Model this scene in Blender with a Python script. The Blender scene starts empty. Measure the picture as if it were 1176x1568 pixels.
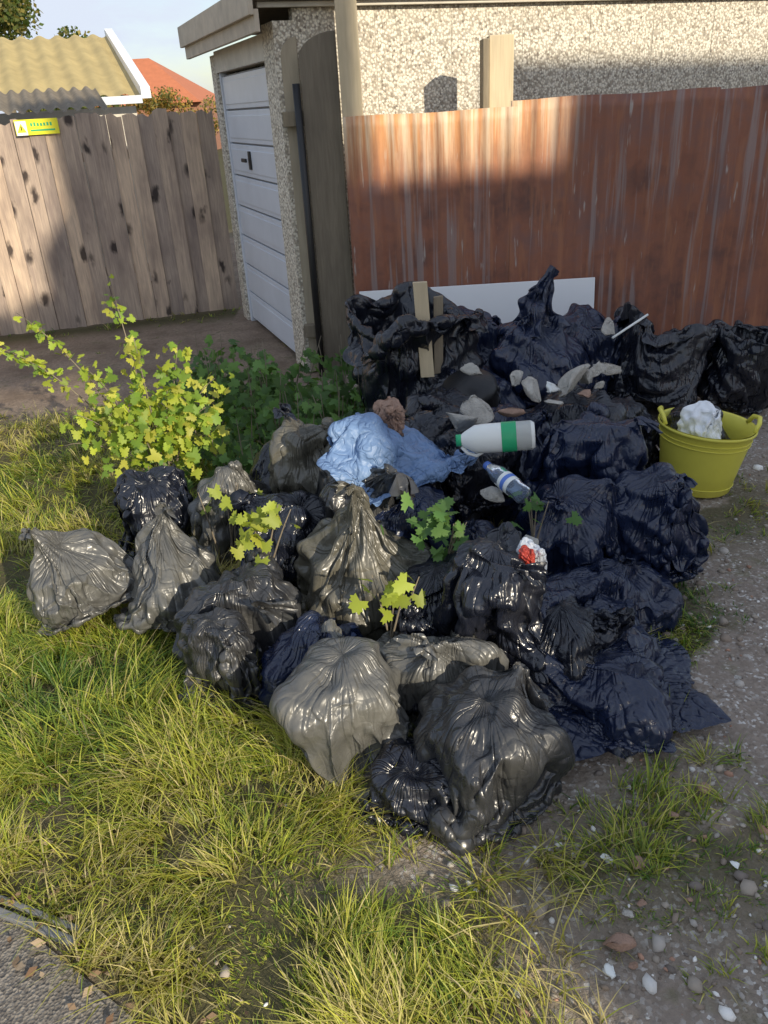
import bpy, math, random
import numpy as np
from mathutils import Vector, Matrix, Euler, noise
sc=bpy.context.scene
rng=np.random.default_rng(7); random.seed(7)
SA=math.radians(35); SE=math.radians(22)
# ------------------------------------------------------------ materials
def newmat(name):
    m=bpy.data.materials.new(name); m.use_nodes=True
    nt=m.node_tree; return m,nt,nt.nodes['Principled BSDF']
def nd(nt,t,ins=None,**kw):
    n=nt.nodes.new(t)
    for k,v in kw.items(): setattr(n,k,v)
    if ins:
        for k,v in ins.items():
            if isinstance(v,bpy.types.NodeSocket): nt.links.new(v,n.inputs[k])
            else: n.inputs[k].default_value=v
    return n
def c4(c): return (c[0],c[1],c[2],1)
def coord(nt,scale=(1,1,1),kind='Object'):
    tc=nd(nt,'ShaderNodeTexCoord'); return nd(nt,'ShaderNodeMapping',{0:tc.outputs[kind],'Scale':scale}).outputs[0]
def noi(nt,vec,scale,detail=3,rough=.6,dist=0,out='Fac'):
    return nd(nt,'ShaderNodeTexNoise',{'Vector':vec,'Scale':scale,'Detail':detail,'Roughness':rough,'Distortion':dist}).outputs[out]
def ramp(nt,fac,stops):
    r=nd(nt,'ShaderNodeValToRGB',{0:fac}); e=r.color_ramp.elements
    while len(e)<len(stops): e.new(.5)
    for i,(p,c) in enumerate(stops): e[i].position=p; e[i].color=c4(c) if hasattr(c,'__len__') else (c,c,c,1)
    return r.outputs[0]
def mix(nt,fac,a,b,mode='MIX'):
    n=nd(nt,'ShaderNodeMix',data_type='RGBA',blend_type=mode)
    for k,v in ((0,fac),(6,a),(7,b)):
        if isinstance(v,bpy.types.NodeSocket): nt.links.new(v,n.inputs[k])
        else: n.inputs[k].default_value=c4(v) if hasattr(v,'__len__') else v
    return n.outputs[2]
def math2(nt,op,a,b): return nd(nt,'ShaderNodeMath',{0:a,1:b},operation=op).outputs[0]
def bump(nt,b,h,strength=.5,dist=.01,prev=None):
    ins={'Height':h,'Strength':strength,'Distance':dist}
    if prev is not None: ins['Normal']=prev
    n=nd(nt,'ShaderNodeBump',ins); nt.links.new(n.outputs[0],b.inputs['Normal']); return n.outputs[0]
def simple(name,c,rough=.6,var=.25,scale=8,bs=.3,bd=.004,metal=0,bscale=None):
    m,nt,b=newmat(name); v=coord(nt)
    f=noi(nt,v,scale); nt.links.new(mix(nt,f,[x*(1-var) for x in c],[min(1,x*(1+var)) for x in c]),b.inputs['Base Color'])
    b.inputs['Roughness'].default_value=rough; b.inputs['Metallic'].default_value=metal
    bump(nt,b,noi(nt,v,bscale or scale*6,2),bs,bd); return m
def ridge(nt,n,cap):
    return math2(nt,'MINIMUM',math2(nt,'ABSOLUTE',math2(nt,'SUBTRACT',n,.5),0.0),cap)
def film(name,c,rough=.30,dust=(.10,.095,.085),dustamt=.12):
    m,nt,b=newmat(name); v=coord(nt)
    big=noi(nt,v,5,2,.6); col=mix(nt,ramp(nt,big,[(.5,0),(.75,dustamt)]),c,dust)
    nt.links.new(col,b.inputs['Base Color'])
    nt.links.new(ramp(nt,big,[(.3,rough-.06),(.7,rough+.12)]),b.inputs['Roughness'])
    rad=nd(nt,'ShaderNodeVectorMath',{0:coord(nt,(1,1,0))},operation='NORMALIZE').outputs[0]
    rv=nd(nt,'ShaderNodeVectorMath',{0:rad,1:coord(nt,(1.4,1.4,1.1))},operation='ADD').outputs[0]
    h1=ridge(nt,noi(nt,rv,4.0,1,.5,.5),.09); h2=ridge(nt,noi(nt,coord(nt,(1,1,.5)),7.5,1,.5,1.4),.09); h3=ridge(nt,noi(nt,v,22,1,.5,1.2),.10)
    h=math2(nt,'ADD',math2(nt,'ADD',math2(nt,'MULTIPLY',h1,1.1),h2),math2(nt,'MULTIPLY',h3,.2)); bump(nt,b,h,.7,.042)
    b.inputs['Specular IOR Level'].default_value=.7
    return m
M={}
M['black']=film('black_polythene',(.009,.011,.020),.25)
M['navy']=film('navy_polythene',(.010,.017,.048),.27,(.06,.07,.09))
M['grey']=film('sunlit_dusty_polythene',(.100,.099,.093),.33,(.21,.20,.17),.5)  # pale base stands for sun on the lit bags, plus some dust
M['mid']=film('worn_polythene',(.030,.031,.035),.29,(.13,.125,.11),.4)
M['olive']=film('thin_polythene',(.098,.092,.073),.32,(.2,.18,.135),.5)
M['plain_black']=simple('black_plastic',(.015,.015,.017),.45)
def attrmat(name,rough=.6,trans=.0,spec=.3,bsc=None):
    m,nt,b=newmat(name); a=nd(nt,'ShaderNodeAttribute',attribute_name='Col')
    nt.links.new(a.outputs['Color'],b.inputs['Base Color']); b.inputs['Roughness'].default_value=rough
    b.inputs['Specular IOR Level'].default_value=spec
    if trans:
        t=nd(nt,'ShaderNodeBsdfTranslucent',{'Color':mix(nt,1.0,a.outputs['Color'],(1.5,1.5,.6),'MULTIPLY')})
        s=nd(nt,'ShaderNodeMixShader',{0:trans,1:b.outputs[0],2:t.outputs[0]})
        nt.links.new(s.outputs[0],nt.nodes['Material Output'].inputs[0])
    if bsc: bump(nt,b,noi(nt,coord(nt),bsc),.5,.002)
    return m
M['blade']=attrmat('grass_blades',.45,.3,.4)
M['leaf']=attrmat('leaf_surface',.5,.35,.35)
M['stones']=attrmat('stone_surface',.85,0,.2,120)
def wood(name,c1,c2,dark,gr=1.0,knots=True):
    m,nt,b=newmat(name); tc=coord(nt,(1,1,.06)); a=nd(nt,'ShaderNodeAttribute',attribute_name='Col')
    off=nd(nt,'ShaderNodeVectorMath',{0:tc,1:a.outputs['Vector']},operation='ADD').outputs[0]
    g=noi(nt,off,70*gr,4,.65,.6); col=mix(nt,ramp(nt,g,[(.3,0),(.7,1)]),c1,c2)
    big=noi(nt,coord(nt,(1,1,.3)),7); col=mix(nt,ramp(nt,big,[(.42,0),(.72,.7)]),col,dark)
    if knots:
        kv=nd(nt,'ShaderNodeVectorMath',{0:coord(nt,(1,1,.5)),1:a.outputs['Vector']},operation='ADD').outputs[0]
        kd=noi(nt,kv,20,2); kv2=mix(nt,.06,kv,nd(nt,'ShaderNodeCombineXYZ',{0:kd,1:kd,2:kd}).outputs[0])
        k=nd(nt,'ShaderNodeTexVoronoi',{'Vector':kv2,'Scale':6.5}).outputs['Distance']
        col=mix(nt,ramp(nt,k,[(.12,.95),(.25,0)]),col,[x*.28 for x in dark])
    col=mix(nt,1.0,col,mix(nt,nd(nt,'ShaderNodeSeparateColor',{0:a.outputs['Color']}).outputs[0],(.66,.66,.68),(1.15,1.1,1.0)),'MULTIPLY')
    nt.links.new(col,b.inputs['Base Color']); b.inputs['Roughness'].default_value=.8; b.inputs['Specular IOR Level'].default_value=.2
    bump(nt,b,g,.6,.003); return m
M['fencewood']=wood('weathered_softwood',(.70,.56,.44),(.44,.35,.30),(.23,.18,.17))
M['postwood']=wood('pale_timber',(.66,.57,.42),(.54,.46,.33),(.42,.36,.27),.7,False)
M['greywood']=wood('grey_timber',(.30,.26,.20),(.21,.18,.14),(.15,.13,.105),1,False)
m,nt,b=newmat('rusty_painted_steel'); v=coord(nt); vs=coord(nt,(1,1,.12)); vl=coord(nt,(1,1,.03))
n1=noi(nt,v,3.2,4,.65); st=noi(nt,vs,16,4,.7); st2=noi(nt,vl,24,3,.6)
col=ramp(nt,n1,[(.3,(.14,.065,.052)),(.5,(.28,.11,.065)),(.7,(.20,.105,.09))])
col=mix(nt,ramp(nt,st,[(.52,0),(.62,.5)]),col,(.38,.16,.08))
col=mix(nt,ramp(nt,st2,[(.54,0),(.64,.7)]),col,(.30,.24,.23))
col=mix(nt,ramp(nt,noi(nt,vs,30,3,.6),[(.66,0),(.73,.8)]),col,(.44,.39,.36))
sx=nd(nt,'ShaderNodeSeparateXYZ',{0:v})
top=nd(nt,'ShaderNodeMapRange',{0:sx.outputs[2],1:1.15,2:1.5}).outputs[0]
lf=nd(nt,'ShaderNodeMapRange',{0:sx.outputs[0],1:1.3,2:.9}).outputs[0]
lit_patch=math2(nt,'MULTIPLY',math2(nt,'MULTIPLY',top,lf),ramp(nt,st,[(.3,.35),(.6,1)]))  # sunlit upper-left area of the sheets, painted into the colour
col=mix(nt,lit_patch,col,(.70,.34,.14))
col=mix(nt,math2(nt,'MULTIPLY',lit_patch,ramp(nt,st2,[(.42,0),(.58,1)])),col,(.74,.61,.44))
nt.links.new(col,b.inputs['Base Color']); b.inputs['Roughness'].default_value=.6
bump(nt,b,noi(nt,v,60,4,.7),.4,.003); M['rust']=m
m,nt,b=newmat('pebbledash'); v=coord(nt)
vo=nd(nt,'ShaderNodeTexVoronoi',{'Vector':v,'Scale':72.0,'Randomness':1.0}); sc_=nd(nt,'ShaderNodeSeparateColor',{0:vo.outputs['Color']})
col=ramp(nt,sc_.outputs[0],[(.0,(.78,.72,.60)),(.5,(.84,.79,.68)),(.68,(.55,.48,.38)),(.84,(.2,.17,.14)),(1,(.85,.8,.7))])
col=mix(nt,ramp(nt,vo.outputs['Distance'],[(.4,0),(.68,.8)]),col,(.33,.29,.23))
col=mix(nt,ramp(nt,noi(nt,v,5),[(.4,0),(.8,.25)]),col,(.45,.41,.34))
nt.links.new(col,b.inputs['Base Color']); b.inputs['Roughness'].default_value=.8
inv=math2(nt,'SUBTRACT',1.0,vo.outputs['Distance']); bump(nt,b,inv,.7,.006); M['pebble']=m
M['white']=simple('white_painted_metal',(.62,.66,.73),.4,.15,3,.05)
M['board']=simple('white_board_face',(.85,.87,.9),.4,.05,3,.03)
M['fascia']=simple('weathered_fascia',(.50,.43,.34),.75,.35,9,.4)
M['conc']=simple('concrete',(.62,.58,.5),.85,.25,12,.4)
M['fibre']=simple('fibre_cement',(.21,.175,.13),.85,.5,14,.5)
M['yroof']=simple('ochre_roof',(.46,.36,.16),.7,.35,5,.3)
M['tile']=simple('red_tiles',(.5,.17,.08),.8,.2,4,.3)
M['brick']=simple('house_brick',(.33,.16,.1),.85,.3,20,.4)
M['tub']=simple('yellow_green_plastic',(.74,.68,.10),.45,.12,6,.15)
M['yellow']=simple('yellow_sign_face',(.85,.80,.03),.45,.04,3,.02)
M['glass']=simple('window_glass',(.03,.04,.05),.1)
M['plaster']=simple('broken_plaster',(.46,.435,.39),.9,.5,24,.9,.01)
M['brickbit']=simple('brick_rubble',(.36,.23,.17),.9,.4,40,.8,.006)
M['hdpe']=simple('milky_plastic',(.8,.82,.8),.35,.05,6,.1)
M['label']=simple('green_label',(.03,.42,.18),.4)
M['blabel']=simple('blue_label',(.1,.2,.6),.4)
M['red']=simple('red_print',(.5,.06,.04),.5)
M['steel']=simple('grey_edging',(.2,.2,.2),.6)
m,nt,b=newmat('clear_blue_bottle'); b.inputs['Base Color'].default_value=(.62,.74,.92,1); b.inputs['Roughness'].default_value=.1; b.inputs['Transmission Weight'].default_value=.88; b.inputs['IOR'].default_value=1.25
bump(nt,b,noi(nt,coord(nt),30),.4,.004); M['clear']=m
m,nt,b=newmat('blue_fabric'); v=coord(nt)
nt.links.new(mix(nt,noi(nt,v,9),(.10,.18,.35),(.21,.32,.52)),b.inputs['Base Color']); b.inputs['Roughness'].default_value=.5
bump(nt,b,math2(nt,'ADD',ridge(nt,noi(nt,v,9,1,.5,1.2),.12),math2(nt,'MULTIPLY',ridge(nt,noi(nt,v,24,1,.5,1),.12),.35)),.8,.07); M['cloth']=m
m,nt,b=newmat('asphalt'); v=coord(nt); vo=nd(nt,'ShaderNodeTexVoronoi',{'Vector':v,'Scale':150.0})
s1=nd(nt,'ShaderNodeSeparateColor',{0:vo.outputs['Color']})
nt.links.new(mix(nt,math2(nt,'MULTIPLY',noi(nt,v,4),.6),ramp(nt,s1.outputs[0],[(.2,(.10,.09,.08)),(.8,(.28,.25,.21))]),(.2,.17,.14)),b.inputs['Base Color'])
b.inputs['Roughness'].default_value=.85; bump(nt,b,vo.outputs['Distance'],.7,.005); M['asphalt']=m
m,nt,b=newmat('earth'); v=coord(nt); a=nd(nt,'ShaderNodeAttribute',attribute_name='Col'); s1=nd(nt,'ShaderNodeSeparateColor',{0:a.outputs['Color']})
n1=noi(nt,v,3,5,.65); n2=noi(nt,v,45,4,.7); n3=noi(nt,v,13,4,.7)
soil=mix(nt,ramp(nt,n1,[(.35,0),(.65,1)]),(.20,.15,.115),(.36,.28,.22)); soil=mix(nt,ramp(nt,n2,[(.4,.0),(.7,.6)]),soil,(.14,.11,.085)); soil=mix(nt,ramp(nt,noi(nt,v,6,4,.7),[(.56,0),(.66,.5)]),soil,(.10,.10,.05))
vo=nd(nt,'ShaderNodeTexVoronoi',{'Vector':v,'Scale':120.0}); sv=nd(nt,'ShaderNodeSeparateColor',{0:vo.outputs['Color']})
grav=ramp(nt,sv.outputs[0],[(.1,(.22,.18,.15)),(.45,(.36,.30,.25)),(.7,(.28,.24,.21)),(.86,(.46,.42,.38)),(.97,(.7,.67,.64))])
grav=mix(nt,ramp(nt,n3,[(.4,.1),(.6,.85)]),grav,mix(nt,n2,(.16,.13,.10),(.38,.31,.26)))
grav=mix(nt,ramp(nt,noi(nt,v,5,4,.7),[(.58,0),(.68,.45)]),grav,(.15,.15,.07))
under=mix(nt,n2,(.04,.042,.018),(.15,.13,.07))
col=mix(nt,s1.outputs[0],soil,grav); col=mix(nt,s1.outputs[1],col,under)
nt.links.new(col,b.inputs['Base Color']); b.inputs['Roughness'].default_value=.95; b.inputs['Specular IOR Level'].default_value=.15
bump(nt,b,n2,.8,.014); M['ground']=m
# ------------------------------------------------------------ mesh helpers
def npmesh(name,V,F,mat,col=None,smooth=False,parent=None):
    V=np.asarray(V,dtype=np.float32); F=np.asarray(F,dtype=np.int32); k=F.shape[1]
    me=bpy.data.meshes.new(name); me.vertices.add(len(V)); me.vertices.foreach_set('co',V.ravel())
    me.loops.add(F.size); me.loops.foreach_set('vertex_index',F.ravel())
    me.polygons.add(len(F)); me.polygons.foreach_set('loop_start',np.arange(0,F.size,k,dtype=np.int32))
    me.update(calc_edges=True)
    if col is not None:
        at=me.color_attributes.new('Col','FLOAT_COLOR','POINT'); c=np.ones((len(V),4),np.float32); c[:,:3]=col; at.data.foreach_set('color',c.ravel())
    if smooth: me.polygons.foreach_set('use_smooth',np.ones(len(F),bool))
    me.materials.append(M[mat] if isinstance(mat,str) else mat)
    o=bpy.data.objects.new(name,me); sc.collection.objects.link(o)
    if parent: o.parent=parent
    return o
class MB:
    def __init__(s): s.v=[];s.f=[];s.m=[];s.c=[];s.mats=[];s.sm=[]
    def mi(s,m):
        if m not in s.mats: s.mats.append(m)
        return s.mats.index(m)
    def add(s,vs,fs,m,col=None,smooth=False):
        b=len(s.v); s.v+= [tuple(v) for v in vs]; s.f+=[tuple(b+i for i in f) for f in fs]; k=s.mi(m); s.m+=[k]*len(fs); s.sm+=[smooth]*len(fs)
        if col is None: col=(.5,.5,.5)
        s.c+=[col]*len(vs)
    def box(s,o,ex,ey,ez,m,col=None):
        o,ex,ey,ez=map(Vector,(o,ex,ey,ez))
        vs=[o,o+ex,o+ex+ey,o+ey,o+ez,o+ex+ez,o+ex+ey+ez,o+ey+ez]
        s.add(vs,[(3,2,1,0),(4,5,6,7),(0,1,5,4),(1,2,6,5),(2,3,7,6),(3,0,4,7)],m,col)
    def poly(s,pts,d,m,col=None):
        d=Vector(d); n=len(pts); pts=[Vector(p) for p in pts]
        s.add(pts+[p+d for p in pts],[tuple(range(n))[::-1],tuple(range(n,2*n))]+[(i,(i+1)%n,n+(i+1)%n,n+i) for i in range(n)],m,col)
    def tube(s,path,rad,m,n=10,col=None,cap=True,smooth=True):
        path=[Vector(p) for p in path]; vs=[];fs=[]
        for i,p in enumerate(path):
            t=(path[min(i+1,len(path)-1)]-path[max(i-1,0)]).normalized(); u=t.orthogonal().normalized() if i==0 else (u-t*u.dot(t)).normalized(); w=t.cross(u)
            r=rad[i] if hasattr(rad,'__len__') else rad
            for k in range(n):
                a=2*math.pi*k/n; vs.append(p+(u*math.cos(a)+w*math.sin(a))*r)
        for i in range(len(path)-1):
            for k in range(n): fs.append((i*n+k,i*n+(k+1)%n,(i+1)*n+(k+1)%n,(i+1)*n+k))
        if cap: fs+= [tuple(range(n))[::-1],tuple(range((len(path)-1)*n,len(path)*n))]
        s.add(vs,fs,m,col,smooth)
    def done(s,name,parent=None,bevel=0):
        me=bpy.data.meshes.new(name); me.from_pydata(s.v,[],s.f); me.update()
        for k in s.mats: me.materials.append(M[k])
        me.polygons.foreach_set('material_index',s.m); me.polygons.foreach_set('use_smooth',s.sm)
        at=me.color_attributes.new('Col','FLOAT_COLOR','POINT'); at.data.foreach_set('color',[x for c in s.c for x in (*c,1)])
        o=bpy.data.objects.new(name,me); sc.collection.objects.link(o)
        if parent: o.parent=parent
        if bevel: bm=o.modifiers.new('b','BEVEL'); bm.width=bevel; bm.segments=2; bm.limit_method='ANGLE'
        return o
def empty(name,loc=(0,0,0)):
    o=bpy.data.objects.new(name,None); sc.collection.objects.link(o); o.location=loc; return o
def rc(): return (random.random(),random.random(),random.random())
def fbm(x,y,s,seed=0,oct=3):
    out=np.zeros_like(x)
    r=np.random.default_rng(seed)
    for k in range(oct):
        for j in range(4):
            a=r.uniform(0,6.28); f=s*2**k*r.uniform(.7,1.3); out+=np.sin(x*math.cos(a)*f+y*math.sin(a)*f+r.uniform(0,6.28))/2**k/4
    return out
# ------------------------------------------------------------ ground
def axis(lo,hi,step,far):
    core=np.arange(lo,hi+1e-6,step); g=[];d=step
    while sum(g)<far: d*=1.35; g.append(d)
    g=np.cumsum(g); return np.concatenate([lo-g[::-1],core,hi+g])
gx=axis(-3.6,3.2,.022,400); gy=axis(.3,7.5,.022,400)
X,Y=np.meshgrid(gx,gy,indexing='ij')
near=np.exp(-((np.clip(np.abs(X)-4,0,None))**2+(np.clip(np.abs(Y-4)-4,0,None))**2)/20)
def gz(x,y): return .018*fbm(x,y,2.2,1)+.005*fbm(x,y,18,2)
Z=gz(X,Y)*near+.003*fbm(X,Y,70,3)*near
edge=lambda x: np.interp(x,[-6,-2,-.93,-.56,0,.6],[2.9,1.62,1.25,.98,.45,-.2])
def sg(t): return 1/(1+np.exp(np.clip(t,-50,50)))
onroad=sg((Y-edge(X))/.01); Z=Z*(1-onroad)-.012*onroad
def grassness(x,y):
    n=fbm(x,y,3,11)*.5+fbm(x,y,9,12)*.3
    left=sg((x-(.30-.05*(y-1))+n*.3)/.06); back=sg((y-4.55+n*.4)/.12)
    g=left*back*np.clip(.9+.7*n,.2,1)
    bare=np.exp(-(((x-.06)/.28)**2+((y-1.33)/.14)**2)*1.2); g=g*(1-.94*bare)
    r1=np.exp(-(((x-.95)/.2)**2+((y-2.15)/.5)**2))*.8; r2=np.exp(-(((x-1.40)/.4)**2+((y-2.95)/.3)**2))*.7
    r3=.7*np.exp(-(((x-.66)/.3)**2+((y-1.30)/.22)**2)); r4=.6*np.exp(-(((x-2.1)/.5)**2+((y-4.7)/.4)**2)); r5=.9*np.exp(-(((x-.42)/.08)**2+((y-1.26)/.06)**2))
    fb=np.exp(-np.abs((y-(6.9+.25*(x+3.2)-.2))/.22)**2)*(x<-1.2)*.8
    sp=.07*(x<-.5)*(y>4.4)*(y<6.6)*(n>.05)
    g=np.maximum.reduce([g,r1*(n>-.1),r2*(n>-.2),r3*(n>.12),r4,fb,r5,sp])
    return g*(y>edge(x)+.01)
far=(np.abs(X)>6)|(Y>12)|(Y<-2)
gr=np.clip(grassness(X,Y)*1.2,0,1); gr[far]=1
gv=sg(-(X+.3)/.15)*(Y<5.2)
idx=np.arange(X.size).reshape(X.shape)
F=np.stack([idx[:-1,:-1],idx[1:,:-1],idx[1:,1:],idx[:-1,1:]],-1).reshape(-1,4)
npmesh('ground',np.stack([X,Y,Z],-1).reshape(-1,3),F,'ground',np.stack([gv,gr,gv*0],-1).reshape(-1,3),True)
b=MB(); xs=[-30,-6,-2,-.93,-.56,0,.6,3]; top=[(x,float(np.interp(x,[-30,-6,-2,-.93,-.56,0,.6,3],[10,2.9,1.62,1.25,.98,.45,-.2,-3])),.012) for x in xs]
b.poly([( -30,-8,.012),(3,-8,.012)]+top[::-1],(0,0,-.03),'asphalt'); b.done('asphalt_path')
b=MB()
for p,q in (((-2.6,1.86),(-1.5,1.47)),((-1.12,1.31),(-.72,1.135))):
    p=Vector((*p,.0));q=Vector((*q,.0)); d=q-p; n=Vector((-d.y,d.x,0)).normalized()
    b.box(p,d,n*.018,(0,0,.022),'steel'); b.box(p+n*.03-Vector((0,0,.01)),d,n*.014,(0,0,.03),'steel')
b.done('path_edging',bevel=.003)
# ------------------------------------------------------------ grass
def blades(name,root,L,az,lean,w,col,seg=3):
    n=len(root); t=np.linspace(0,1,seg+1)[None,:]
    d=np.stack([np.cos(az),np.sin(az)],-1)
    hx=(L*lean)[:,None]*t**1.6; hz=L[:,None]*(t-(.5*lean**1.3)[:,None]*t**2.1)
    P=np.zeros((n,seg+1,3)); P[:,:,:2]=root[:,None,:2]+d[:,None,:]*hx[:,:,None]; P[:,:,2]=root[:,2:3]+np.maximum(hz,0)
    tw=az+rng.normal(0,.6,n)+math.pi/2; s=np.stack([np.cos(tw),np.sin(tw),np.zeros(n)],-1)
    wd=(w[:,None]*(1-t**1.5*.93))[:,:,None]*s[:,None,:]
    V=np.stack([P-wd,P+wd],2).reshape(-1,3)
    base=(np.arange(n)*(seg+1)*2)[:,None]; k=np.arange(seg)[None,:]*2
    a=base+k; F=np.stack([a,a+1,a+3,a+2],-1).reshape(-1,4)
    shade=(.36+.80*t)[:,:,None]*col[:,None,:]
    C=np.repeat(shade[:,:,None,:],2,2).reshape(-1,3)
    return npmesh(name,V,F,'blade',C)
def grass_points(N,xr,yr):
    x=rng.uniform(*xr,N); y=rng.uniform(*yr,N); k=rng.random(N)<grassness(x,y); return x[k],y[k]
pts=[grass_points(8800,(-2.6,1.2),(.6,2.6)),grass_points(4800,(-3.4,2.2),(2.6,4.8)),grass_points(1800,(-3.6,2.6),(4.8,7.4))]
cx=np.concatenate([p[0] for p in pts]); cy=np.concatenate([p[1] for p in pts])
R_=[];L_=[];A_=[];LN=[];W_=[];C_=[]
pal=np.array([(.07,.17,.03),(.17,.28,.04),(.37,.44,.055),(.60,.58,.09),(.64,.54,.26)])
for x,y in zip(cx,cy):
    dist=math.hypot(x,y); k=int(random.uniform(10,26)) if dist<3.0 else int(random.uniform(10,18))
    cl=noise.noise((x*4.5,y*4.5,1.3))
    h=random.uniform(.04,.098)*(1.08 if x<.3 else .6)*(1+.6*noise.noise((x*1.7,y*1.7,3))+1.3*cl)
    h=max(h,.02)
    if y>4.6: h*=.5;k//=2
    tall=random.random()<.05
    r=np.abs(rng.normal(0,.020,k)); an=rng.uniform(0,6.28,k)
    R_.append(np.stack([x+r*np.cos(an),y+r*np.sin(an),np.full(k,-.008)],-1))
    L_.append(h*rng.uniform(.5,1.4,k)*(1.6 if tall else 1))
    ca=noise.noise((x*2.2,y*2.2,9))*5+2.5
    A_.append(np.where(rng.random(k)<.4,an,ca+rng.normal(0,.6,k))); LN.append(rng.uniform(.4,1.3,k)); W_.append(rng.uniform(.0009,.0024,k)*(1+.15*dist))
    yl=noise.noise((x*1.3,y*1.3,5))*2.0+2.4+1.7*cl-(.7 if x>.4 else 0)-.2*max(0,y-2)  # sunlight tinted in: yellower in the lit foreground, greener at back and right
    ci=np.clip(rng.normal(yl,.8,k),0,3.99); ci=np.where(rng.random(k)<.08,3.99,ci); i0=ci.astype(int); fr=(ci-i0)[:,None]
    C_.append((pal[i0]*(1-fr)+pal[np.minimum(i0+1,4)]*fr)*rng.uniform(.7,1.2,(k,1)))
R_=np.concatenate(R_); R_[:,2]+=gz(R_[:,0],R_[:,1])
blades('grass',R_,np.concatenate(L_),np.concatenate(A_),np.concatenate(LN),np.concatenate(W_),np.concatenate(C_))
# ------------------------------------------------------------ gravel
import bmesh
def lump(seed,sub=1,amp=.25,fl=.7):
    bm=bmesh.new(); bmesh.ops.create_icosphere(bm,subdivisions=sub,radius=1)
    V=np.array([v.co[:] for v in bm.verts]); F=np.array([[v.index for v in f.verts] for f in bm.faces]); bm.free()
    r=np.random.default_rng(seed); jit=amp*.25 if sub<3 else .016
    pl=[(r.normal(0,1,3),r.uniform(.25,.65)) for _ in range(11)] if sub>=3 else []
    for i,v in enumerate(V):
        q=v*(1+amp*noise.noise(Vector(v)*1.5+Vector((seed*7.1,0,0)))*2)
        for d,h in pl:
            d=d/np.linalg.norm(d); e=q@d-h
            if e>0: q=q-d*e
        V[i]=q+r.normal(0,jit,3)
    if sub>=3: V/=np.abs(V).max()
    V[:,2]*=fl; return V,F
lib=[lump(s,1,.3,random.uniform(.45,.85)) for s in range(8)]
def scatter(name,pts,sizes,cols,mat='stones'):
    VV=[];FF=[];CC=[];b0=0
    for p,s,c in zip(pts,sizes,cols):
        V,F=lib[random.randrange(8)]; a=random.uniform(0,6.28); ca,sa=math.cos(a),math.sin(a)
        Q=V*s*np.array([1,random.uniform(.6,1),1]); Q=np.stack([Q[:,0]*ca-Q[:,1]*sa,Q[:,0]*sa+Q[:,1]*ca,Q[:,2]],-1)+p
        VV.append(Q);FF.append(F+b0);CC.append(np.tile(c,(len(V),1)));b0+=len(V)
    return npmesh(name,np.concatenate(VV),np.concatenate(FF),mat,np.concatenate(CC))
N=20000; x=rng.uniform(-.5,3.0,N); y=rng.uniform(.5,5,N); keep=(rng.random(N)<np.clip((x-.0)/.25,0.06,1)*np.exp(-np.clip(y-1.6,0,9)*.5)*np.clip(.6+1.2*fbm(x,y,5,33),.12,1)); x=x[keep];y=y[keep]
sz=np.clip(rng.lognormal(-5.25,.6,len(x)),.0018,.022)
gp=np.array([(.36,.31,.26),(.26,.21,.17),(.45,.41,.37),(.80,.78,.75),(.42,.25,.18),(.2,.17,.15)])
ci=rng.choice(6,len(x),p=[.3,.2,.15,.15,.1,.1])
scatter('gravel',np.stack([x,y,gz(x,y)+sz*.2],-1),sz,gp[ci]*rng.uniform(.8,1.15,(len(x),1)))
N=260; x=rng.uniform(-1.6,-.2,N); y=edge(x)+rng.uniform(-.08,.22,N); VV=[];FF=[];CC=[]
for i in range(N):
    a=random.uniform(0,6.28); s=random.uniform(.006,.016); d=np.array([math.cos(a),math.sin(a),random.uniform(-.4,.4)]); e=np.array([-math.sin(a),math.cos(a),random.uniform(-.4,.4)]); p=np.array([x[i],y[i],.022])
    VV+=[p-d*s,p+e*s*.6,p+d*s,p-e*s*.6]; FF.append((4*i,4*i+1,4*i+2,4*i+3)); CC+=[np.array(random.choice([(.3,.2,.12),(.4,.3,.2),(.2,.12,.07)]))]*4
npmesh('leaf_litter',VV,FF,'stones',np.array(CC))
def chunk(name,loc,size,seed,mat,rot=(0,0,0),fl=.6,sc3=(1,1,1)):
    V,F=lump(seed,3,.15,fl); V=V*size*np.array(sc3)
    o=npmesh(name,V,F,mat); o.location=loc; o.rotation_euler=rot; return o
chunk('brick_fragment',(.425,1.07,.02),.038,1,'brickbit',(0,.2,.6)); chunk('brick_fragment',(.54,1.27,.012),.028,2,'brickbit',(0,0,1.2)); chunk('brick_fragment',(.77,1.48,.01),.026,3,'brickbit',(0,0,.3)); chunk('brick_fragment',(.66,1.40,.008),.019,8,'brickbit')
chunk('plaster_fragment',(.40,1.01,.010),.022,4,'hdpe',(0,0,.5),.3); chunk('plaster_fragment',(.47,1.14,.01),.022,5,'plaster',(0,0,.1),.4); chunk('plaster_fragment',(.75,1.25,.008),.013,6,'hdpe',(0,0,2),.5)
for i in range(22): chunk('plaster_fragment',(random.uniform(.4,1.15),random.uniform(.95,2.1),.006),random.uniform(.008,.016),100+i,random.choice(['hdpe','plaster','brickbit']),(0,0,i),.6)
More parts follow.
